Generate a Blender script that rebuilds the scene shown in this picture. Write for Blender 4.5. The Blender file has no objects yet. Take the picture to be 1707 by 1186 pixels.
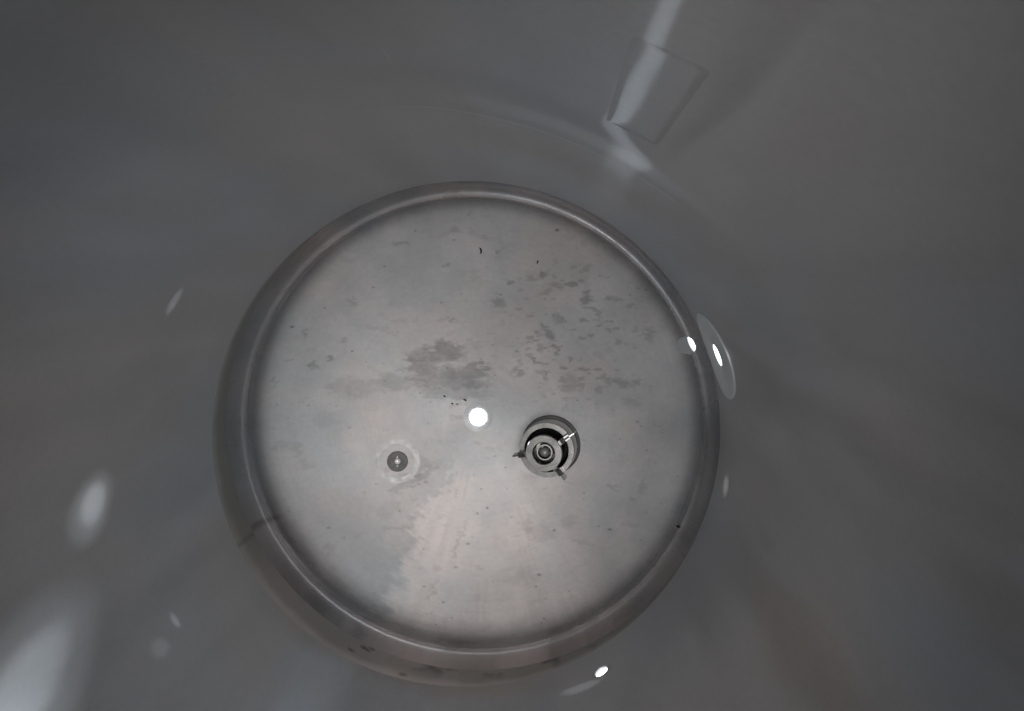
import bpy, math
import numpy as np
from mathutils import Matrix, Vector

# ------------------------------------------------------------------ camera, world, lamps, exposure
scn = bpy.context.scene
COL = scn.collection
R = 0.5                                    # tank radius in metres; the shapes below are written in radii

cam_data = bpy.data.cameras.new('camera')
cam = bpy.data.objects.new('camera', cam_data)
COL.objects.link(cam)
cam_data.sensor_width = 36.0
cam_data.lens = 36.0 * 1150 / 1707
cam_data.clip_start = 0.01
cam_data.clip_end = 50
CAM = Vector((0.34688, 0.59102, 3.08)) * R
ROT = Matrix(((0.998087, -0.003077, 0.061747),
              (-0.003077, 0.995051, 0.099314),
              (-0.061747, -0.099314, 0.993138)))
cam.matrix_world = Matrix.Translation(CAM) @ ROT.to_4x4()
scn.camera = cam

world = bpy.data.worlds.new('World')
scn.world = world
world.use_nodes = True
bg = world.node_tree.nodes['Background']
bg.inputs['Color'].default_value = (0.92, 0.96, 1.0, 1)
bg.inputs['Strength'].default_value = 0.125


def area_lamp(name, loc, target, size, energy, color, shape='DISK'):
    ld = bpy.data.lights.new(name, 'AREA')
    ld.shape = shape
    ld.size = size
    ld.energy = energy
    ld.color = color
    lo = bpy.data.objects.new(name, ld)
    COL.objects.link(lo)
    lo.location = Vector(loc) * R
    d = (Vector(target) - Vector(loc)).normalized()
    lo.rotation_euler = d.to_track_quat('-Z', 'Y').to_euler()
    return lo


# room lamps hanging above the open tank
area_lamp('ceiling_lamp', (0.35, -0.25, 14), (0, 0, 0), 3.0, 152, (1.0, 0.98, 0.955))



def beam(name, src, dst, width, squash, roll, power, color, blend=0.6):
    """Narrow beam of an added spot lamp, for a bright patch on the wall."""
    ld = bpy.data.lights.new(name, 'SPOT')
    src = Vector(src); dst = Vector(dst)
    d = dst - src
    ld.spot_size = 2 * math.atan(width / d.length)
    ld.spot_blend = blend
    ld.energy = power
    ld.color = color
    ld.shadow_soft_size = 0.002
    lo = bpy.data.objects.new(name, ld)
    COL.objects.link(lo)
    q = d.to_track_quat('-Z', 'Y').to_matrix().to_4x4()
    lo.matrix_world = Matrix.Translation((src + d.normalized() * 0.03) * R) @ q @ Matrix.Rotation(math.radians(roll), 4, 'Z') @ Matrix.Diagonal((squash, 1, 1, 1))
    return lo


COOL = (0.90, 0.96, 1.0)  # spot lamps added at the ports to make bright patches on the walls
beam('added_spot', (0.94, 0.335, 0.56), (-0.999, -0.037, 1.195), 0.080, 0.75, 50, 13, COOL, 1.0)
beam('added_spot', (0.94, 0.335, 0.56), (-0.999, -0.045, 1.205), 0.135, 0.72, 45, 8, COOL, 1.0)
beam('added_spot', (0.94, 0.335, 0.56), (-0.925, -0.379, 1.60), 0.26, 0.38, 24, 10, COOL, 1.0)
beam('added_spot', (0.94, 0.335, 0.56), (-0.925, -0.379, 1.60), 0.42, 0.44, 24, 6, COOL, 1.0)
beam('added_spot', (0.526, -0.85, 0.60), (-0.837, 0.548, 0.995), 0.06, 0.5, 90, 6, COOL, 0.9)
beam('added_spot', (0.90, 0.357, 0.236), (-0.877, -0.481, 1.015), 0.034, 0.5, 90, 5, COOL, 0.9)
beam('added_spot', (0.90, 0.357, 0.236), (-0.86, -0.51, 1.13), 0.05, 0.8, 0, 2, COOL, 1.0)
beam('added_spot', (0.94, 0.335, 0.56), (0.450, -0.893, 0.64), 0.075, 0.45, 70, 5, COOL, 1.0)
beam('added_spot', (0.526, -0.85, 0.60), (0.988, -0.153, 0.513), 0.05, 0.4, 0, 4.5, (1.0, 0.93, 0.86), 1.0)

scn.view_settings.view_transform = 'Standard'
scn.view_settings.look = 'None'
scn.view_settings.gamma = 1
scn.view_settings.exposure = 0
scn.cycles.use_denoising = True
scn.cycles.max_bounces = 12
scn.cycles.glossy_bounces = 10
scn.cycles.diffuse_bounces = 4
scn.cycles.sample_clamp_indirect = 6
scn.cycles.sample_clamp_direct = 14

PORT_EMIT = 6.0
OUTLET_EMIT = 22.0

# ------------------------------------------------------------------ small helpers


def link(name, me, mat=None, parent=None, smooth=True):
    o = bpy.data.objects.new(name, me)
    COL.objects.link(o)
    if mat:
        me.materials.append(mat)
    if parent:
        o.parent = parent
    if smooth:
        me.polygons.foreach_set('use_smooth', np.ones(len(me.polygons), bool))
    return o


def empty(name, label, cat, loc=(0, 0, 0), group=None):
    o = bpy.data.objects.new(name, None)
    o.empty_display_size = 0.05
    COL.objects.link(o)
    o.location = loc
    tag(o, label, cat, group)
    return o


def tag(o, label, cat, group=None):
    o['label'] = label
    o['category'] = cat
    if group:
        o['group'] = group


def grid_mesh(name, P, wrap_u=True, keep=None):
    """P: (nv, nu, 3) grid of points; wrap in u."""
    nv, nu, _ = P.shape
    idx = np.arange(nv * nu).reshape(nv, nu)
    if wrap_u:
        a = idx[:-1, :]; b = np.roll(idx, -1, 1)[:-1, :]
        c = np.roll(idx, -1, 1)[1:, :]; d = idx[1:, :]
    else:
        a = idx[:-1, :-1]; b = idx[:-1, 1:]; c = idx[1:, 1:]; d = idx[1:, :-1]
    q = np.stack([a, b, c, d], -1).reshape(-1, 4)
    if keep is not None:
        q = q[keep(P.reshape(-1, 3)[q].mean(1))]
    me = bpy.data.meshes.new(name)
    v = P.reshape(-1, 3).astype(np.float32)
    me.vertices.add(len(v)); me.vertices.foreach_set('co', v.ravel())
    me.loops.add(q.size); me.loops.foreach_set('vertex_index', q.ravel().astype(np.int32))
    me.polygons.add(len(q))
    me.polygons.foreach_set('loop_start', np.arange(0, q.size, 4, dtype=np.int32))
    me.update(calc_edges=True)
    me.validate()
    return me


def lathe(name, prof, mat, parent, seg=96, smooth_angle=35):
    """Revolve a list of (r, z) round local z. Sharp corners stay sharp."""
    th = np.linspace(0, 2 * math.pi, seg, endpoint=False)
    prof = np.array(prof, float)
    P = np.zeros((len(prof), seg, 3))
    P[:, :, 0] = prof[:, 0:1] * np.cos(th)
    P[:, :, 1] = prof[:, 0:1] * np.sin(th)
    P[:, :, 2] = prof[:, 1:2]
    me = grid_mesh(name, P * R)
    o = link(name, me, mat, parent)
    me.set_sharp_from_angle(angle=math.radians(smooth_angle))
    return o


def disc(name, r, z, mat, parent, seg=64):
    th = np.linspace(0, 2 * math.pi, seg, endpoint=False)
    me = bpy.data.meshes.new(name)
    v = [(r * R * math.cos(t), r * R * math.sin(t), z * R) for t in th]
    me.from_pydata(v, [], [list(range(seg))])
    return link(name, me, mat, parent, False)


def extrude(name, poly, thick, mat, parent, bevel=0.0):
    """Plate: polygon (r, z) in the local xz plane, thickness along y (radii)."""
    n = len(poly)
    v = [(x * R, -thick / 2 * R, z * R) for x, z in poly] + [(x * R, thick / 2 * R, z * R) for x, z in poly]
    f = [list(range(n)), list(range(2 * n - 1, n - 1, -1))]
    f += [[i, i + n, (i + 1) % n + n, (i + 1) % n] for i in range(n)]
    me = bpy.data.meshes.new(name)
    me.from_pydata(v, [], f)
    import bmesh
    bm = bmesh.new(); bm.from_mesh(me)
    bmesh.ops.recalc_face_normals(bm, faces=bm.faces)
    if bevel:
        bmesh.ops.bevel(bm, geom=list(bm.edges), offset=bevel * R, segments=2, affect='EDGES', profile=0.5)
    bm.to_mesh(me); bm.free()
    return link(name, me, mat, parent, False)


# value noise in numpy, used for the stains and the sheet's waviness
def vnoise(x, y, seed, wrapx=None):
    rng = np.random.RandomState(seed)
    T = rng.rand(256, 256)
    xi = np.floor(x).astype(int); yi = np.floor(y).astype(int)
    fx = x - xi; fy = y - yi
    fx = fx * fx * (3 - 2 * fx); fy = fy * fy * (3 - 2 * fy)
    def g(a, b):
        if wrapx: a = a % wrapx
        return T[a & 255, b & 255]
    return (g(xi, yi) * (1 - fx) + g(xi + 1, yi) * fx) * (1 - fy) + (g(xi, yi + 1) * (1 - fx) + g(xi + 1, yi + 1) * fx) * fy


def fbm(x, y, seed, octv=4, gain=0.5):
    s = 0; a = 1; n = 0
    for k in range(octv):
        s = s + a * vnoise(x * 2 ** k + 17.3 * k, y * 2 ** k + 5.1 * k, seed + k); n += a; a *= gain
    return s / n


def sstep(a, b, x):
    t = np.clip((x - a) / (b - a), 0, 1)
    return t * t * (3 - 2 * t)


# ------------------------------------------------------------------ materials


def new_mat(name):
    m = bpy.data.materials.new(name)
    m.use_nodes = True
    nt = m.node_tree
    return m, nt, nt.nodes['Principled BSDF'], nt.nodes, nt.links


def steel(name, color, rough, noise_scale=18, rough_var=0.08, bump=0.0, bump_scale=60, aniso=0.0, metal=1.0, stretch=(1, 1, 1)):
    m, nt, b, N, L = new_mat(name)
    b.inputs['Metallic'].default_value = metal
    b.inputs['Base Color'].default_value = (*color, 1)
    tc = N.new('ShaderNodeTexCoord')
    mp = N.new('ShaderNodeMapping'); mp.inputs['Scale'].default_value = stretch
    L.new(tc.outputs['Object'], mp.inputs['Vector'])
    n1 = N.new('ShaderNodeTexNoise'); n1.inputs['Scale'].default_value = noise_scale
    n1.inputs['Detail'].default_value = 6
    L.new(mp.outputs['Vector'], n1.inputs['Vector'])
    mr = N.new('ShaderNodeMapRange')
    mr.inputs['From Min'].default_value = 0.3; mr.inputs['From Max'].default_value = 0.7
    mr.inputs['To Min'].default_value = rough - rough_var; mr.inputs['To Max'].default_value = rough + rough_var
    L.new(n1.outputs['Fac'], mr.inputs['Value'])
    L.new(mr.outputs['Result'], b.inputs['Roughness'])
    if bump:
        n2 = N.new('ShaderNodeTexNoise'); n2.inputs['Scale'].default_value = bump_scale
        n2.inputs['Detail'].default_value = 3
        L.new(mp.outputs['Vector'], n2.inputs['Vector'])
        bp = N.new('ShaderNodeBump'); bp.inputs['Strength'].default_value = 1
        bp.inputs['Distance'].default_value = bump
        L.new(n2.outputs['Fac'], bp.inputs['Height'])
        L.new(bp.outputs['Normal'], b.inputs['Normal'])
    if aniso:
        b.inputs['Anisotropic'].default_value = aniso
        tg = N.new('ShaderNodeTangent'); tg.direction_type = 'RADIAL'; tg.axis = 'Z'
        L.new(tg.outputs['Tangent'], b.inputs['Tangent'])
    return m


def steel_attr(name, aniso, sheen=None):
    """Sheet steel whose colour and gloss come from the stain attributes of the mesh."""
    m, nt, b, N, L = new_mat(name)
    am = N.new('ShaderNodeAttribute'); am.attribute_name = 'bare'   # a thin film of residue scatters part of the light
    L.new(am.outputs['Fac'], b.inputs['Metallic'])
    at = N.new('ShaderNodeAttribute'); at.attribute_name = 'tint'
    ar = N.new('ShaderNodeAttribute'); ar.attribute_name = 'gloss'
    tc = N.new('ShaderNodeTexCoord')
    n1 = N.new('ShaderNodeTexNoise'); n1.inputs['Scale'].default_value = 130; n1.inputs['Detail'].default_value = 4
    L.new(tc.outputs['Object'], n1.inputs['Vector'])
    mr = N.new('ShaderNodeMapRange'); mr.inputs['To Min'].default_value = 0.93; mr.inputs['To Max'].default_value = 1.07
    L.new(n1.outputs['Fac'], mr.inputs['Value'])
    mx = N.new('ShaderNodeVectorMath'); mx.operation = 'SCALE'
    L.new(at.outputs['Color'], mx.inputs[0]); L.new(mr.outputs['Result'], mx.inputs['Scale'])
    L.new(mx.outputs['Vector'], b.inputs['Base Color'])
    L.new(ar.outputs['Fac'], b.inputs['Roughness'])
    if aniso:
        b.inputs['Anisotropic'].default_value = aniso
        tg = N.new('ShaderNodeTangent'); tg.direction_type = 'RADIAL'; tg.axis = 'Z'
        L.new(tg.outputs['Tangent'], b.inputs['Tangent'])
    if sheen:                                  # polished tops of the grain: a second, sharper reflection
        sr, sa = sheen
        g = N.new('ShaderNodeBsdfAnisotropic')
        g.inputs['Roughness'].default_value = sr
        g.inputs['Anisotropy'].default_value = sa
        L.new(mx.outputs['Vector'], g.inputs['Color'])
        tg = N.new('ShaderNodeTangent'); tg.direction_type = 'RADIAL'; tg.axis = 'Z'
        L.new(tg.outputs['Tangent'], g.inputs['Tangent'])
        ms = N.new('ShaderNodeMixShader')
        ash = N.new('ShaderNodeAttribute'); ash.attribute_name = 'polish'
        L.new(ash.outputs['Fac'], ms.inputs['Fac'])
        L.new(b.outputs['BSDF'], ms.inputs[1]); L.new(g.outputs['BSDF'], ms.inputs[2])
        L.new(ms.outputs['Shader'], N['Material Output'].inputs['Surface'])
    return m


def emitter(name, color, strength):
    m, nt, b, N, L = new_mat(name)
    b.inputs['Base Color'].default_value = (0.8, 0.8, 0.8, 1)
    b.inputs['Emission Color'].default_value = (*color, 1)
    b.inputs['Emission Strength'].default_value = strength
    return m


M_floor = steel_attr('stained_brushed_steel', 0.7)
M_lower = steel_attr('satin_steel_lower', 0.0, (0.19, 0.84))
M_skirt = steel_attr('satin_steel_skirt', 0.0, (0.16, 0.3))
M_upper = steel_attr('satin_steel_upper', 0.0, (0.19, 0.84))
M_plate = steel('plate_steel', (0.53, 0.53, 0.53), 0.40, 9, 0.03)
M_weld = steel('weld_steel', (0.57, 0.59, 0.60), 0.44, 60, 0.08, metal=0.4)
M_flange = steel('flange_steel', (0.66, 0.67, 0.68), 0.34, 40, 0.04)
M_rim = steel('rim_steel', (0.50, 0.50, 0.50), 0.30, 40, 0.05)
M_turn = steel('turned_steel', (0.31, 0.303, 0.295), 0.23, 50, 0.05, metal=0.95)
M_satin = steel('satin_port_steel', (0.50, 0.50, 0.505), 0.45, 50, 0.05, metal=0.3)
M_pad = steel('pad_steel', (0.80, 0.83, 0.84), 0.40, 30, 0.05, metal=0.3)
M_collar = steel('collar_steel', (0.43, 0.425, 0.42), 0.45, 50, 0.06, metal=0.45)
M_dull = steel('dull_steel', (0.40, 0.39, 0.38), 0.38, 60, 0.08)
M_plug = steel('plug_steel', (0.12, 0.12, 0.117), 0.5, 120, 0.06, metal=0.4)
M_light_w = emitter('lit_opening_white', (0.93, 0.96, 1.0), PORT_EMIT)
M_light_o = emitter('lit_outlet_white', (0.84, 0.93, 1.0), OUTLET_EMIT)
mb, _nt, _b, _N, _L = new_mat('plain_black')
_b.inputs['Base Color'].default_value = (0.012, 0.012, 0.012, 1); _b.inputs['Roughness'].default_value = 0.6
M_black = mb
md, _nt, _b, _N, _L = new_mat('dirt')
_b.inputs['Base Color'].default_value = (0.02, 0.017, 0.014, 1); _b.inputs['Roughness'].default_value = 0.8
M_dirt = md

# ------------------------------------------------------------------ tank: dished bottom, shells
DISH = 2.4; KN = 0.14
A0 = math.asin((1 - KN) / (DISH - KN))
_s1 = DISH * A0; _s2 = _s1 + KN * (math.pi / 2 - A0)
_s = np.linspace(0, _s2 + 0.05, 4000)
_phi = np.where(_s < _s1, _s / DISH, np.minimum(A0 + (_s - _s1) / KN, math.pi / 2))
_w = int(0.12 / (_s[1] - _s[0])) | 1
_pad = np.r_[_phi, np.full(_w, math.pi / 2)]
_phi = np.r_[_phi[:_w], np.convolve(_pad, np.ones(_w) / _w, 'same')[_w:len(_phi)]]
_pr = np.r_[0, np.cumsum(np.cos(_phi[:-1]) * np.diff(_s))]; _pz = np.r_[0, np.cumsum(np.sin(_phi[:-1]) * np.diff(_s))]
_k = 1.0 / _pr[-1]; _pr = _pr * _k; _pz = _pz * _k          # bottom profile: shallow dish running smoothly into the knuckle
ZC = float(_pz[-1])
RING = 1.478                                 # horizontal seam
TOP = 3.5


HOLE_O = 0.0375                               # outlet radius
P1 = (20.1, 0.552, 0.0415)                   # azimuth, height, radius
P2 = (-58.28, 0.601, 0.026)
P3_pos = np.array((0.9105, 0.3567, 0.212)); P3_r = 0.039


def wall_pt(az, z, r=1.0):
    a = math.radians(az)
    return np.array((r * math.cos(a), r * math.sin(a), z))


tank = empty('steel_tank', 'round brushed stainless steel tank seen from inside, with stained dished bottom', 'tank')

# stains on the bottom: x, y, half length, half width, turn in degrees, strength (all in radii)
STAINS = [(-0.0814, 0.8257, 0.0303, 0.0126, 0, 0.6), (0.0486, 0.7967, 0.0355, 0.0101, -5, 0.5), (0.1106, 0.7368, 0.0178, 0.0102, 0, 0.8), (-0.1303, 0.6801, 0.0154, 0.0077, 0, 0.6), (0.1577, 0.6123, 0.0258, 0.0129, 0, 0.8), (0.2981, 0.6448, 0.023, 0.0154, 0, 1), (0.2464, 0.6273, 0.0283, 0.0128, 0, 0.55), (0.4094, 0.6023, 0.0204, 0.0128, -10, 1), (0.3571, 0.5961, 0.0231, 0.0128, 0, 0.6), (0.3212, 0.5654, 0.0206, 0.0154, 0, 0.5), (0.4833, 0.5639, 0.0153, 0.0102, -20, 0.9), (0.4816, 0.5345, 0.0307, 0.0153, -30, 0.9), (0.4825, 0.6646, 0.0227, 0.0152, -30, 0.5), (0.0964, 0.5159, 0.0416, 0.0208, -20, 0.7), (0.1978, 0.4896, 0.013, 0.0078, 0, 0.6), (0.3577, 0.457, 0.0337, 0.0155, -40, 0.7), (0.2923, 0.4195, 0.0156, 0.013, 0, 1), (0.3212, 0.3787, 0.0443, 0.0182, -35, 0.9), (0.3464, 0.3158, 0.0392, 0.0065, -55, 0.9), (0.2804, 0.3232, 0.0288, 0.0131, -50, 0.6), (0.2547, 0.2646, 0.0368, 0.0118, -25, 1), (0.1836, 0.2118, 0.0237, 0.029, -20, 0.8), (0.2222, 0.3141, 0.0158, 0.0105, 0, 0.6), (0.4092, 0.165, 0.0471, 0.0366, -60, 0.7), (0.4164, 0.2704, 0.0156, 0.0091, -40, 0.8), (0.6414, 0.1737, 0.0514, 0.0206, -20, 0.75), (0.5789, 0.2003, 0.0207, 0.0181, -40, 0.7), (0.6959, 0.1842, 0.0179, 0.0179, 0, 0.6), (0.6779, 0.0934, 0.0462, 0.0205, -20, 0.35), (0.7433, 0.3862, 0.0202, 0.0378, 25, 0.6), (0.6715, 0.5023, 0.0176, 0.0113, -30, 0.5), (-0.1049, 0.4442, 0.0157, 0.0118, 0, 0.6), (-0.1516, 0.447, 0.0157, 0.0078, 0, 0.4), (0.0798, 0.2791, 0.0237, 0.0105, 0, 0.4), (-0.3102, 0.7757, 0.0404, 0.0101, 0, 0.6), (-0.5333, 0.5247, 0.0178, 0.0204, 0, 0.6), (-0.7327, 0.3878, 0.0114, 0.0202, 0, 0.6), (-0.5888, 0.3599, 0.0154, 0.0141, 0, 0.6), (-0.6489, 0.2778, 0.0141, 0.0141, 0, 0.9), (-0.7071, 0.2472, 0.0191, 0.0178, 0, 0.8), (-0.8079, 0.2747, 0.0113, 0.0101, 0, 0.6), (-0.8701, 0.1813, 0.0125, 0.0175, 0, 0.5), (-0.6129, 0.1628, 0.0413, 0.0309, 20, 0.4), (-0.853, -0.1006, 0.0352, 0.0226, 0, 0.4), (-0.794, -0.1263, 0.0228, 0.0405, 20, 0.35), (-0.6815, 0.002, 0.0565, 0.0359, 0, 0.25), (-0.1547, 0.2979, 0.1053, 0.0526, 15, 0.9), (-0.2453, 0.2326, 0.0789, 0.0684, 0, 0.9), (-0.1392, 0.1768, 0.1903, 0.0687, 0, 0.9), (-0.0026, 0.2156, 0.0634, 0.037, -20, 0.8), (-0.381, 0.1571, 0.1048, 0.0472, 0, 0.5), (-0.5248, 0.1465, 0.1299, 0.0468, 0, 0.3), (-0.0998, 0.1131, 0.1589, 0.0371, 0, 0.6), (0.3895, -0.1775, 0.0367, 0.0209, 0, 0.3), (0.5975, -0.2878, 0.0231, 0.0129, -20, 0.5), (0.7337, -0.2771, 0.0178, 0.0305, 0, 0.4), (0.6888, -0.328, 0.0127, 0.0102, 0, 0.5), (0.7458, -0.3852, 0.0126, 0.0076, -40, 0.6), (0.4036, -0.4545, 0.0362, 0.031, 30, 0.35), (0.283, -0.514, 0.0621, 0.0414, 0, 0.3), (-0.1995, -0.7648, 0.0127, 0.0507, -20, 0.35), (-0.0848, -0.5519, 0.0104, 0.1038, -20, 0.4), (0.0132, -0.6651, 0.0257, 0.0154, 0, 0.4), (-0.293, -0.2848, 0.1311, 0.0262, 35, 0.5), (-0.3984, -0.4159, 0.057, 0.0363, 30, 0.3), (0.2036, -0.6949, 0.0767, 0.0358, 0, 0.25)]


def floor_attributes(x, y, r, az):
    """Colour and roughness of the bottom's steel from residue, water marks, wear and painted-in light."""
    # ragged, feathered edges: the warp is long along the brushing and short across it
    w1 = fbm(x * 16 + 40, y * 75 + 40, 3, 3) - 0.5
    w2 = fbm(x * 30 + 90, y * 30 + 10, 11, 4) - 0.5
    fine = fbm(x * 60 + 10, y * 120 + 80, 21, 2) - 0.5
    body = fbm(x * 34 + 3, y * 60 + 8, 23, 3)
    stain = np.zeros_like(x)
    for (sx, sy, a, b, t, s) in STAINS:
        k = 0.075 if a > 0.06 else 0.034
        near = np.nonzero((np.abs(x - sx) < max(a, b) * 1.6 + 0.06) & (np.abs(y - sy) < max(a, b) * 1.6 + 0.06))[0]
        if not len(near):
            continue
        dx = x[near] + w1[near] * k * 1.5 + fine[near] * k * 0.8 - sx
        dy = y[near] + w2[near] * k * 0.8 + fine[near] * k * 0.3 - sy
        c, sn = math.cos(math.radians(t)), math.sin(math.radians(t))
        u = (dx * c + dy * sn) / a; v = (-dx * sn + dy * c) / b
        d = np.sqrt(u * u + v * v)
        m = s * (1.0 if a > 0.06 else 0.78) * (1 - sstep(0.5, 1.3, d)) * (0.75 + 0.5 * body[near])
        stain[near] = np.maximum(stain[near], np.clip(m, 0, 1.2))
    # broad clouds, small scattered water spots, pin-point specks
    cloud = fbm(x * 4 + 30, y * 4 + 30, 31, 4)
    cloud2 = fbm(x * 9 + 60, y * 9 + 12, 37, 4)
    frag = sstep(0.64, 0.76, fbm(x * 26 + 9, y * 52 + 5, 47, 3)) * np.exp(-(((x - 0.42) / 0.30) ** 2 + ((y - 0.38) / 0.34) ** 2) ** 2)
    stain = np.maximum(stain, 0.62 * frag)
    spots = sstep(0.62, 0.72, fbm(x * 17 + 7, y * 34 + 7, 43, 4)) * sstep(0.45, 0.6, cloud2) * 0.6
    speck = np.zeros_like(x)
    rng = np.random.RandomState(5)
    for k in range(120):
        pr = math.sqrt(rng.rand()) * 0.93; pa = rng.rand() * 2 * math.pi
        px, py = pr * math.cos(pa), pr * math.sin(pa)
        sr = 0.0022 + 0.0028 * rng.rand() ** 3
        near = np.nonzero((np.abs(x - px) < 0.02) & (np.abs(y - py) < 0.02))[0]
        el = 1 + rng.rand()
        d2 = ((x[near] - px) / (sr * el)) ** 2 + ((y[near] - py) / sr) ** 2
        speck[near] = np.maximum(speck[near], np.exp(-d2) * (0.4 + 0.6 * rng.rand()))
    # radial streaks below the outlet; warm film with the brushed highlight painted in
    ang = np.degrees(az)
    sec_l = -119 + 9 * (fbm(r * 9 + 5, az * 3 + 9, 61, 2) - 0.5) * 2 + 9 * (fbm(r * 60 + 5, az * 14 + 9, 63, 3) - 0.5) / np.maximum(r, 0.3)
    film_sheen = (0.35 + 0.65 * sstep(0.2, 0.85, r)) * sstep(-2.5, 6.5, ang - sec_l) * (1 - sstep(-66, -44, ang)) * sstep(0.12, 0.3, r)
    rays = fbm(az * 26 + 50, r * 2.2 + 4, 67, 4)
    fan = sstep(-130, -105, ang) * (1 - sstep(-70, -45, ang)) * sstep(0.05, 0.3, r)
    shade = (1.0 - 0.46 * stain) * (1 - 0.13 * spots) * (1 - 0.75 * speck)
    shade *= 0.74 + 0.34 * cloud + 0.20 * cloud2
    shade *= (0.97 + 0.36 * film_sheen) * (0.95 + 0.10 * fbm(x * 45 + 3, y * 80 + 4, 95, 3))
    brush = fbm(r * 160, az * 5 + 30, 89, 2)
    shade *= 0.97 + 0.06 * brush
    shade *= 1.0 - 0.09 * fan * (1 - sstep(0.25, 0.6, rays)) * sstep(0.35, 0.6, cloud2)
    # knuckle: smudges and dark run-off residue, brown on the lower side
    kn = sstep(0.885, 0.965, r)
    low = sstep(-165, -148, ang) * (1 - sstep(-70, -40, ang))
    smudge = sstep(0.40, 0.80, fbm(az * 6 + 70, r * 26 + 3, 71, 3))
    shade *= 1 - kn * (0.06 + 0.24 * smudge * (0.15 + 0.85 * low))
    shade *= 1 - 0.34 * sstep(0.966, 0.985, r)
    seam = np.exp(-((ang + 154.3 + (r - .95) * 30) / 0.8) ** 2) * sstep(0.93, 0.96, r)
    shade *= 1 - 0.35 * seam
    hue = fbm(x * 2.6 + 80, y * 2.6 + 21, 83, 3)
    warm = 0.46 + 0.50 * film_sheen + 0.35 * kn * low + 0.7 * (cloud2 - 0.5) + 1.1 * (hue - 0.5) - 0.25 * sstep(0.3, 0.75, -x - 0.3 * y) * (1 - film_sheen)  # cooler on the left: bluish port light put into the colour
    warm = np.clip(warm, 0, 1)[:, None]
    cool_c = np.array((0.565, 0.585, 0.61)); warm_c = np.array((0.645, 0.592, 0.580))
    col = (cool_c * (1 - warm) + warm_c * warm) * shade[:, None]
    rough = 0.50 + 0.06 * (cloud2 - 0.5) - 0.02 * stain + 0.04 * spots
    rough = rough * (1 - kn) + kn * (0.25 + 0.04 * smudge)
    bare = (0.36 + 0.24 * (cloud2 - 0.5)) * (1 - sstep(0.35, 0.85, r)) + 0.22 * sstep(0.35, 0.85, r)
    return col, rough, bare + 0.62 * sstep(0.895, 0.965, r)


def set_attrs(me, col, rough, metal, polish=0.2):
    a = me.attributes.new('tint', 'FLOAT_COLOR', 'POINT')
    a.data.foreach_set('color', np.c_[np.clip(col, 0, 1), np.ones(len(col))].astype(np.float32).ravel())
    b = me.attributes.new('gloss', 'FLOAT', 'POINT')
    b.data.foreach_set('value', np.clip(rough, 0.05, 1).astype(np.float32))
    d = me.attributes.new('polish', 'FLOAT', 'POINT')
    d.data.foreach_set('value', (np.zeros(len(col)) + polish).astype(np.float32))
    c = me.attributes.new('bare', 'FLOAT', 'POINT')
    c.data.foreach_set('value', (np.zeros(len(col)) + metal).astype(np.float32))


NU = 1400
th = np.linspace(-math.pi, math.pi, NU, endpoint=False)
_i0 = int(np.searchsorted(_pr, HOLE_O * 1.72))
_ii = np.unique(np.r_[np.linspace(_i0, int(_s1 / _s[1]) - 200, 280).astype(int), np.linspace(int(_s1 / _s[1]) - 200, len(_pr) - 1, 100).astype(int)])
rr = _pr[_ii]; zz = _pz[_ii]
P = np.zeros((len(rr), NU, 3))
P[:, :, 0] = rr[:, None] * np.cos(th); P[:, :, 1] = rr[:, None] * np.sin(th); P[:, :, 2] = zz[:, None]
P3_n = np.array((-P3_pos[0], -P3_pos[1], 0.16)); P3_n /= np.linalg.norm(P3_n)


def keep_bottom(c):
    d = c / R - P3_pos
    ax = d @ P3_n
    rad = np.linalg.norm(d - ax[:, None] * P3_n, axis=1)
    return ~((rad < P3_r * 0.97) & (np.abs(ax) < 0.2))


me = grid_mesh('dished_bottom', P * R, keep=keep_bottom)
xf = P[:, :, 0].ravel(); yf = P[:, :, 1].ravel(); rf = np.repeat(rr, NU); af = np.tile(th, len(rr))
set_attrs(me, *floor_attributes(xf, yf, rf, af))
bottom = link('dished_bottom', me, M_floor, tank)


def shell(name, z0, z1, nz, mat, parent, attr, wav, holes=()):
    nu = 720
    t = np.linspace(-math.pi, math.pi, nu, endpoint=False)
    T, S01 = np.meshgrid(t, np.linspace(0, 1, nz))
    a_ = z0(T) if callable(z0) else z0
    b_ = z1(T) if callable(z1) else z1
    Z = a_ + (b_ - a_) * S01
    rad = 1 + wav(T, Z)
    P = np.stack([rad * np.cos(T), rad * np.sin(T), Z], -1)

    def keep(c):
        c = c / R
        k = np.ones(len(c), bool)
        for az, hz, hr in holes:
            d = c - wall_pt(az, hz)
            k &= np.linalg.norm(d, axis=1) > hr * 1.3
        return k
    me = grid_mesh(name, P * R, keep=keep)
    set_attrs(me, *attr(T.ravel(), Z.ravel()))
    return link(name, me, mat, parent)


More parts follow.
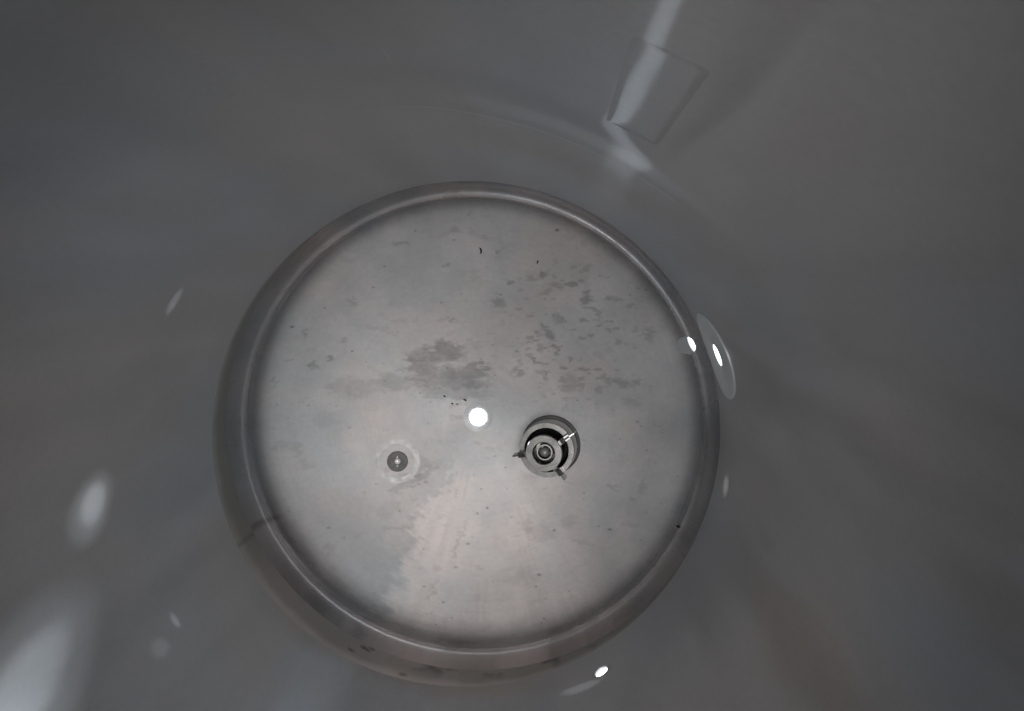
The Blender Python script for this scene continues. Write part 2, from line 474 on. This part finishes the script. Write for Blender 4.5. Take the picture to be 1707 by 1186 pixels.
def wall_attr(T, Z):
    """Colour, gloss and bareness of the wall sheet, running on across the girth seam."""
    ang = np.degrees(T)
    n = fbm(T * 5 + 40, Z * 3 + 10, 121, 4); n2 = fbm(T * 22 + 40, Z * 5 + 10, 107, 3)
    n3 = fbm(T * 8 + 40, Z * 1.3 + 30, 127, 4)
    # brownish streaks at right, dark reflections painted in; residue low at the front
    streak = sstep(0.42, 0.80, fbm(T * 6.5 + 9, Z * 1.4 + 2, 129, 4)) * sstep(-75, -40, ang) * (1 - sstep(25, 50, ang)) * sstep(0.45, 1.1, Z)
    low = sstep(-150, -125, ang) * (1 - sstep(-85, -55, ang)) * (1 - sstep(0.5, 0.62, Z + 0.12 * (n2 - 0.5)))
    course = 0.045 * np.exp(-((ang - 76) / 22) ** 2) * np.where(Z < RING, 1.0, 0.0)      # the lower sheet is paler by the seam
    s = (0.965 + 0.20 * (n - 0.5) + 0.17 * (n3 - 0.5) + course) * (1 - 0.16 * streak) * (1 - 0.12 * low)
    hue = (fbm(T * 3.3 + 20, Z * 1.6 + 3, 119, 3) - 0.5 + 0.25 * streak + 0.5 * low)[:, None]
    col = (np.array((0.530, 0.540, 0.557)) + hue * np.array((0.07, 0.0, -0.07))) * s[:, None]
    return col, 0.43 + 0.14 * (n - 0.5) + 0.08 * (n3 - 0.5), 0.36 + 0.28 * (n3 - 0.5), 0.07 + 0.27 * np.exp(-((ang - 62) / 28) ** 2) * sstep(1.25, 1.7, Z)


def ridge(T, Z):
    """Bulge left by the girth weld on the side where it shows."""
    ang = np.degrees(T)
    return -0.0085 * np.exp(-((ang - 66) / 17) ** 4) * sstep(1.63, 1.53, Z) * sstep(0.95, 1.45, Z)


def wav_lower(T, Z):
    zt = skirt_top(T)
    f = sstep(zt, zt + 0.25, Z) * (1 - sstep(RING - .2, RING, Z))
    return 0.0022 * f * (fbm(T * 3.2 + 40, Z * 2.5 + 8, 131, 2) - 0.5) + ridge(T, Z)


def wav_upper(T, Z):
    f = sstep(RING, RING + 0.12, Z)
    ang = np.degrees(T)
    aa = ang - 0.35 * np.sin(Z * 11)
    xb = np.clip((aa - 55) / 12, 0, 1)
    buckle = -0.012 * (2 * xb - xb * xb) * (1 - sstep(67, 104, aa)) * sstep(1.60, 1.85, Z)
    return 0.0045 * f * (fbm(T * 3.6 + 40, Z * 3.4 + 8, 137, 2) - 0.5) + buckle + ridge(T, Z)




def skirt_top(T):
    return 0.405 - 0.11 * np.cos(T - math.radians(45))


def skirt_attr(T, Z):
    n = fbm(T * 9 + 40, Z * 9 + 10, 151, 4); n2 = fbm(T * 30 + 40, Z * 14 + 10, 157, 3)
    ang = np.degrees(T)
    low = sstep(-162, -138, ang) * (1 - sstep(-95, -60, ang))
    s = 0.96 + 0.10 * (n - 0.5)
    streak = sstep(0.45, 0.80, fbm(T * 20 + 60, Z * 17 + 4, 163, 4)) * sstep(-112, -104, ang) * (1 - sstep(-62, -50, ang)) * (1 - sstep(.36, .46, Z))
    s = s * (1 - 0.55 * streak)
    for (sa, sz, la, lz, st) in SCUFFS:
        d = ((ang - sa + 6 * (Z - sz)) / la) ** 2 + ((Z - sz + 0.012 * (n2 - .5)) / lz) ** 2
        s = s * (1 - st * np.exp(-d ** 2))
    seam = np.exp(-((ang + 154.6) / 0.55) ** 2)
    s = s * (1 - 0.30 * seam)
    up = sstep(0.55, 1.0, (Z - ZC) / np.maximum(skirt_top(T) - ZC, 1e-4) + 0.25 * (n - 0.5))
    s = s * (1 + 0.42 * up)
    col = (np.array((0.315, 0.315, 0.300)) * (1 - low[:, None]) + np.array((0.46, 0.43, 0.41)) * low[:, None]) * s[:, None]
    return col, 0.36 + 0.05 * (n2 - 0.5), 0.55


# dark scuffs low on the wall: azimuth, height, half sizes (degrees, radii), depth
SCUFFS = [(-116.1, 0.394, 0.9, 0.012, .55), (-115.0, 0.400, 0.8, 0.010, .5), (-114.2, 0.377, 0.9, 0.010, .5), (-106.4, 0.330, 1.5, 0.014, .7),
          (-105.2, 0.472, 1.0, 0.014, .45), (-118.5, 0.447, 0.9, 0.010, .5), (-80.8, 0.30, 2.5, 0.02, .4)]
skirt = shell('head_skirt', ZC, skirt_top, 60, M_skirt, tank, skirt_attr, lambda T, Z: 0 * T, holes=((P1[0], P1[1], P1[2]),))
skirt['label'] = 'darker band of wall just above the dished bottom'
lower = shell('lower_shell', skirt_top, RING, 230, M_lower, tank, wall_attr, wav_lower, holes=(P1, P2))
upper = shell('upper_shell', RING, TOP, 200, M_upper, tank, wall_attr, wav_upper)

# girth seam, ground flush but for the stretch that shows, and the upright seam above it
t = np.radians(np.linspace(50, 92, 140))
prof = [(0.0003, 0.006), (-0.0001, 0.002), (-0.00015, 0.0), (-0.0001, -0.002), (0.0003, -0.006)]
P = np.zeros((len(prof), len(t), 3))
fade = np.sin(np.linspace(0, math.pi, len(t))) ** 0.5
for i, (pr, pz) in enumerate(prof):
    q = 1 + np.where(fade > 0.3, pr, 0.0012) + ridge(t, np.full(len(t), RING))
    P[i, :, 0] = q * np.cos(t); P[i, :, 1] = q * np.sin(t); P[i, :, 2] = RING + pz
link('weld_seam', grid_mesh('weld_seam', P * R, wrap_u=False), M_weld, tank)['label'] = 'horizontal weld seam round the wall'


def upright_seam(az, z0, z1):
    z = np.linspace(z0, z1, 120)
    w = np.array((-0.0035, -0.0018, 0, 0.0018, 0.0035)); hgt = np.array((-0.0008, 0.0001, 0.0002, 0.0001, -0.0008))
    base = 1 + wav_upper(np.full_like(z, math.radians(az)), z) + 0.0006 * fbm(z * 9, z * 0 + 2, 171, 2)
    P = np.zeros((len(z), 5, 3))
    for j in range(5):
        a = math.radians(az) + w[j]
        P[:, j, 0] = (base - hgt[j]) * math.cos(a); P[:, j, 1] = (base - hgt[j]) * math.sin(a); P[:, j, 2] = z
    link('weld_seam', grid_mesh('weld_seam', P * R, wrap_u=False), M_weld, tank)['label'] = 'upright weld seam on the upper wall'


upright_seam(86.95, RING + 0.01, TOP)

# plate welded on the upper wall: rounded rectangle, slightly proud
def wall_plate(az0, az1, z0, z1):
    nu, nv = 40, 90
    u = np.linspace(-1, 1, nu); v = np.linspace(-1, 1, nv)
    U, V = np.meshgrid(u, v)
    hw = math.radians((az1 - az0) / 2); hh = (z1 - z0) / 2
    # rounded corners: pull the corner points in
    cr = 0.018
    X = U * hw; Y = V * hh
    ex = np.maximum(np.abs(X) - (hw - cr), 0); ey = np.maximum(np.abs(Y) - (hh - cr), 0)
    l = np.maximum(np.hypot(ex, ey), 1e-9); k = np.where(l > cr, cr / l, 1)
    X = np.sign(X) * (np.minimum(np.abs(X), hw - cr) + ex * k); Y = np.sign(Y) * (np.minimum(np.abs(Y), hh - cr) + ey * k)
    edge = np.minimum(hw - np.abs(X), hh - np.abs(Y))
    l2 = np.hypot(np.maximum(np.abs(X) - (hw - cr), 0), np.maximum(np.abs(Y) - (hh - cr), 0))
    edge = np.where((l2 > 0), cr - l2, np.minimum(edge, cr))
    T = math.radians((az0 + az1) / 2) + X; Z = (z0 + z1) / 2 + Y
    hgt = -0.0004 + (0.0014 - 0.0006 * U) * sstep(0.0, 0.020, edge)
    rad = 1 + wav_upper(T, Z) - hgt
    P = np.stack([rad * np.cos(T), rad * np.sin(T), Z], -1)
    me = grid_mesh('wall_plate', P * R, wrap_u=False)
    set_attrs(me, *wall_attr(T.ravel(), Z.ravel()))
    o = link('wall_plate', me, M_upper, tank)
    o['label'] = 'flat rectangular plate welded onto the upper wall'


wall_plate(57.5, 64.3, 1.79, 2.235)


def place(o, pos, normal, spin=0.0):
    q = Vector(normal).to_track_quat('Z', 'Y')
    o.matrix_world = Matrix.Translation(Vector(pos) * R) @ q.to_matrix().to_4x4() @ Matrix.Rotation(spin, 4, 'Z')
    return o


def place_up(o, pos, normal):
    z = Vector(normal).normalized(); x = Vector((0, 1, 0)).cross(z).normalized(); y = z.cross(x)
    m = Matrix((x, y, z)).transposed().to_4x4()
    o.matrix_world = Matrix.Translation(Vector(pos) * R) @ m
    return o


def inward(az):
    a = math.radians(az)
    return (-math.cos(a), -math.sin(a), 0)


# bottom outlet in the middle of the dish: rounded lip, throat and the daylight below it
lip = [(HOLE_O * 1.80, 0.0016), (HOLE_O * 1.70, 0.0013), (HOLE_O * 1.4, 0.0005), (HOLE_O * 1.10, -0.0008), (HOLE_O, -0.004), (HOLE_O, -0.05)]
outlet = lathe('bottom_outlet', lip, M_satin, tank, 96, 60)
# glowing dome in the outlet, domed shape added to spread its light
HG = 0.008
dome = [(HOLE_O * 0.985 * math.cos(a), -0.003 + HG * math.sin(a)) for a in np.linspace(0, math.pi / 2 * 0.995, 12)]
lathe('lit_opening', dome, M_light_o, outlet, 64, 60)['label'] = 'round opening full of white light'


def saddle_pad(name, az, z, r_in, r_out, proud, mat):
    """Round pad that follows the curve of the wall, with a hole and a short sleeve behind it."""
    seg = 128
    rho = [(r_out, -0.004), (r_out, proud - 0.0015), (r_out - 0.002, proud), (r_in * 1.15, proud), (r_in, proud - 0.003), (r_in, -0.05)]
    ps = np.linspace(0, 2 * math.pi, seg, endpoint=False)
    P = np.zeros((len(rho), seg, 3))
    for i, (q, h) in enumerate(rho):
        a = math.radians(az) + q * np.cos(ps); rad = 1 - h
        P[i, :, 0] = rad * np.cos(a); P[i, :, 1] = rad * np.sin(a); P[i, :, 2] = z + q * np.sin(ps)
    me = grid_mesh(name, P * R)
    o = link(name, me, mat, tank)
    me.set_sharp_from_angle(angle=math.radians(30))
    return o


# side port with a round pad let into the wall
fl = saddle_pad('round_flange', P1[0], P1[1], P1[2], 0.168, 0.006, M_pad)
fl['label'] = 'pale round pad around a small lit hole in the wall'
d1 = disc('lit_opening', P1[2] * 1.02, 0, M_light_w, fl)
d1['label'] = 'small round hole full of white light'
place(d1, wall_pt(P1[0], P1[1], 1.006), inward(P1[0]))
# bare stub port low in the knuckle and a small one on the opposite side
p3 = lathe('knuckle_port', [(P3_r * 1.10, -0.11), (P3_r * 1.10, -0.001), (P3_r * 1.08, 0.001), (P3_r * 1.02, 0.001), (P3_r, -0.001), (P3_r, -0.09)], M_satin, tank, 72, 60)
place(p3, P3_pos, P3_n)
disc('lit_opening', P3_r, -0.012, M_light_w, p3)['label'] = 'round hole full of white light beside the pad'
p2 = lathe('thermowell_port', [(P2[2] * 1.75, -0.003), (P2[2] * 1.65, 0.002), (P2[2] * 1.1, 0.0025), (P2[2], -0.001), (P2[2], -0.05)], M_satin, tank, 64, 60)
place(p2, wall_pt(P2[0], P2[1]), inward(P2[0]))
disc('lit_opening', P2[2], -0.010, M_light_w, p2)['label'] = 'small hole full of white light'

# ------------------------------------------------------------------ fitting with the clipped cap
def on_dish(x, y):
    z = DISH - math.sqrt(DISH ** 2 - x * x - y * y)
    n = Vector((-x, -y, DISH - z)).normalized()
    return Vector((x, y, z)), n


pos, nrm = on_dish(0.332, -0.116)
cup = empty('inlet_fitting', 'turned steel cup fitting with a clipped-on ring cap, right of the bright outlet', 'valve fitting')
place(cup, pos, nrm)
bpy.context.view_layer.update()
lathe('cup_body', [(0.150, -0.006), (0.140, 0.001), (0.128, 0.006), (0.122, 0.014), (0.1195, 0.135), (0.1175, 0.140),
                   (0.0965, 0.140), (0.0945, 0.137), (0.0935, 0.02), (0.0, 0.018)], M_turn, cup, 128, 25)
lathe('seal_ring', [(0.0935, 0.095), (0.088, 0.090), (0.0855, 0.085), (0.088, 0.080), (0.0935, 0.075)], M_black, cup, 96, 60)
lathe('cup_shade', [(0.0925, 0.125), (0.0925, 0.022), (0.0, 0.022)], M_black, cup, 96, 30)  # shade inside the cup, put in as a black sheet
cap = lathe('ring_cap', [(0.070, 0.03), (0.072, 0.185), (0.0765, 0.190), (0.0775, 0.194), (0.0775, 0.213), (0.0755, 0.2165), (0.049, 0.2165), (0.047, 0.2145),
                         (0.045, 0.205), (0.045, 0.120), (0.0, 0.120)], M_turn, cup, 128, 25)
lathe('inner_sleeve', [(0.036, 0.121), (0.036, 0.188), (0.0335, 0.191), (0.0290, 0.191), (0.0275, 0.186), (0.0275, 0.14)], M_dull, cap, 72, 30)
s = [(0.021 * math.sin(a), 0.182 - 0.021 * math.cos(a)) for a in np.linspace(math.pi * 0.45, math.pi, 14)]
lathe('ball_stem', [(0.018, 0.122)] + s[:-1] + [(0.0003, 0.203)], M_collar, cap, 64, 60)
# two shallow chord steps on the cap's face
for sgn in (-1, 1):
    a0 = math.acos(0.056 / 0.0752)
    pts = [(0.0752 * math.cos(a), 0.0752 * math.sin(a)) for a in np.linspace(-a0, a0, 24)]
    n = len(pts)
    v = [(x * R, y * R, 0.2160 * R) for x, y in pts] + [(x * R, y * R, 0.2205 * R) for x, y in pts]
    f = [list(range(n, 2 * n))] + [[i, (i + 1) % n, (i + 1) % n + n, i + n] for i in range(n)]
    m2 = bpy.data.meshes.new('cap_flat'); m2.from_pydata(v, [], f)
    fo = link('cap_flat', m2, M_turn, cap, False)
    fo.rotation_euler.z = math.radians(38 + (180 if sgn < 0 else 0))
# three clips that hook the cap over the cup's rim
block_poly = [(0.074, 0.200), (0.084, 0.200), (0.097, 0.172), (0.1225, 0.166), (0.1225, 0.1425), (0.090, 0.1425), (0.074, 0.150)]
fin_poly = [(0.085, 0.186), (0.1215, 0.172), (0.146, 0.169), (0.148, 0.105), (0.1235, 0.105), (0.1235, 0.150), (0.090, 0.150)]
clip0 = None
for az in (143, 54, -60):
    if clip0 is None:
        c = clip0 = extrude('clip', block_poly, 0.024, M_turn, cup, 0.002)
        fn = fin0 = extrude('clip_fin', fin_poly, 0.007, M_turn, clip0, 0.001)
    else:
        c = clip0.copy(); COL.objects.link(c); c.parent = cup
        fn = fin0.copy(); COL.objects.link(fn); fn.parent = c
    c.rotation_euler.z = math.radians(az)

# ------------------------------------------------------------------ flush plug left of the outlet
pos, nrm = on_dish(-0.367, -0.2)
plug = empty('floor_plug', 'dark round plug with a small hole in a pale welded collar, left of the outlet', 'plug')
place_up(plug, pos, nrm)
lathe('collar', [(0.124, -0.002), (0.116, 0.0008), (0.108, 0.0020), (0.100, 0.0022), (0.090, 0.0018), (0.082, 0.0017), (0.0760, 0.0014), (0.0700, 0.0004), (0.0620, -0.0012), (0.0500, -0.0030), (0.0475, -0.0034)], M_collar, plug, 96, 80)
lathe('plug_face', [(0.0478, -0.006), (0.0472, 0.0010), (0.0455, 0.0020), (0.0145, 0.0020), (0.0135, 0.0030), (0.0135, -0.02), (0.0, -0.021)], M_plug, plug, 96, 30)
lathe('center_pin', [(0.0052, -0.02), (0.0052, 0.0015), (0.004, 0.0030), (0.0004, 0.0034)], M_flange, plug, 32, 40)
for sgn in (1, -1):
    n = [(-0.0060, 0.0155), (0.0060, 0.0155), (0.0012, 0.0270), (-0.0012, 0.0270)]
    v = [(x * R, sgn * y * R, 0.0019 * R) for x, y in n] + [(x * 0.8 * R, sgn * y * R, 0.0052 * R) for x, y in n]
    f = [[4, 5, 6, 7], [0, 1, 5, 4], [1, 2, 6, 5], [2, 3, 7, 6], [3, 0, 4, 7]]
    m2 = bpy.data.meshes.new('slot_key'); m2.from_pydata(v, [], f)
    link('slot_key', m2, M_collar, plug, False)

# ------------------------------------------------------------------ loose dirt on the bottom
def crumb(name, x, y, pts, rad, label, cat, group=None):
    """A short bent crumb: tube along pts (radii, local), lying on the dish."""
    rq = math.hypot(x, y)
    zq = float(np.interp(rq, _pr, _pz)); sl = float(np.interp(rq + 0.004, _pr, _pz) - zq) / 0.004
    p0 = Vector((x, y, zq)); n0 = Vector((-x / rq * sl, -y / rq * sl, 1)).normalized()
    seg = 8
    pts = np.array(pts, float)
    P = np.zeros((len(pts), seg, 3))
    for i in range(len(pts)):
        tg = pts[min(i + 1, len(pts) - 1)] - pts[max(i - 1, 0)]
        tg = tg / (np.linalg.norm(tg) + 1e-9); nn = np.array((-tg[1], tg[0]))
        rr_ = rad * (0.35 if i in (0, len(pts) - 1) else 1.0)
        for j in range(seg):
            a = 2 * math.pi * j / seg
            P[i, j] = (pts[i, 0] + nn[0] * rr_ * math.cos(a), pts[i, 1] + nn[1] * rr_ * math.cos(a), rad * 0.7 + rr_ * 0.7 * math.sin(a))
    m2 = grid_mesh(name, P * R)
    o = link(name, m2, M_dirt)
    place_up(o, p0, n0)
    tag(o, label, cat, group)
    return o


crumb('dirt_fleck', 0.03, 0.744, [(-0.004, 0.014), (0.0, 0.009), (0.0022, 0.002), (0.002, -0.006), (-0.002, -0.013)], 0.0036,
      'black curved fleck of dirt lying near the top edge of the tank bottom', 'dirt')
crumb('dirt_fleck', 0.868, -0.418, [(-0.006, 0.001), (-0.002, 0.003), (0.003, 0.0015), (0.007, -0.002)], 0.0055,
      'round black crumb of dirt on the lower right edge of the bottom', 'dirt')
crumb('dirt_fleck', 0.273, 0.695, [(-0.003, -0.007), (0.0, -0.002), (0.001, 0.003), (0.004, 0.007)], 0.0032,
      'small dark fleck above the cluster of grey stains at upper right', 'dirt')
for (fx, fy, fl_, fr, lab) in ((-0.152, 0.097, 0.006, 0.0030, 'leftmost of the four tiny dark crumbs above the bright outlet'),
                               (-0.059, 0.080, 0.008, 0.0036, 'largest dark crumb, nearest above the bright outlet'),
                               (-0.117, 0.063, 0.005, 0.0030, 'left one of two tiny crumbs level beside the bright outlet'),
                               (-0.095, 0.061, 0.005, 0.0026, 'right one of two tiny crumbs level beside the bright outlet')):
    crumb('dirt_fleck', fx, fy, [(-fl_, fl_ * 0.4), (-fl_ * 0.2, fl_ * 0.15), (fl_ * 0.5, -fl_ * 0.3), (fl_, -fl_ * 0.2)], fr,
          lab, 'dirt', 'crumbs beside the bright outlet')
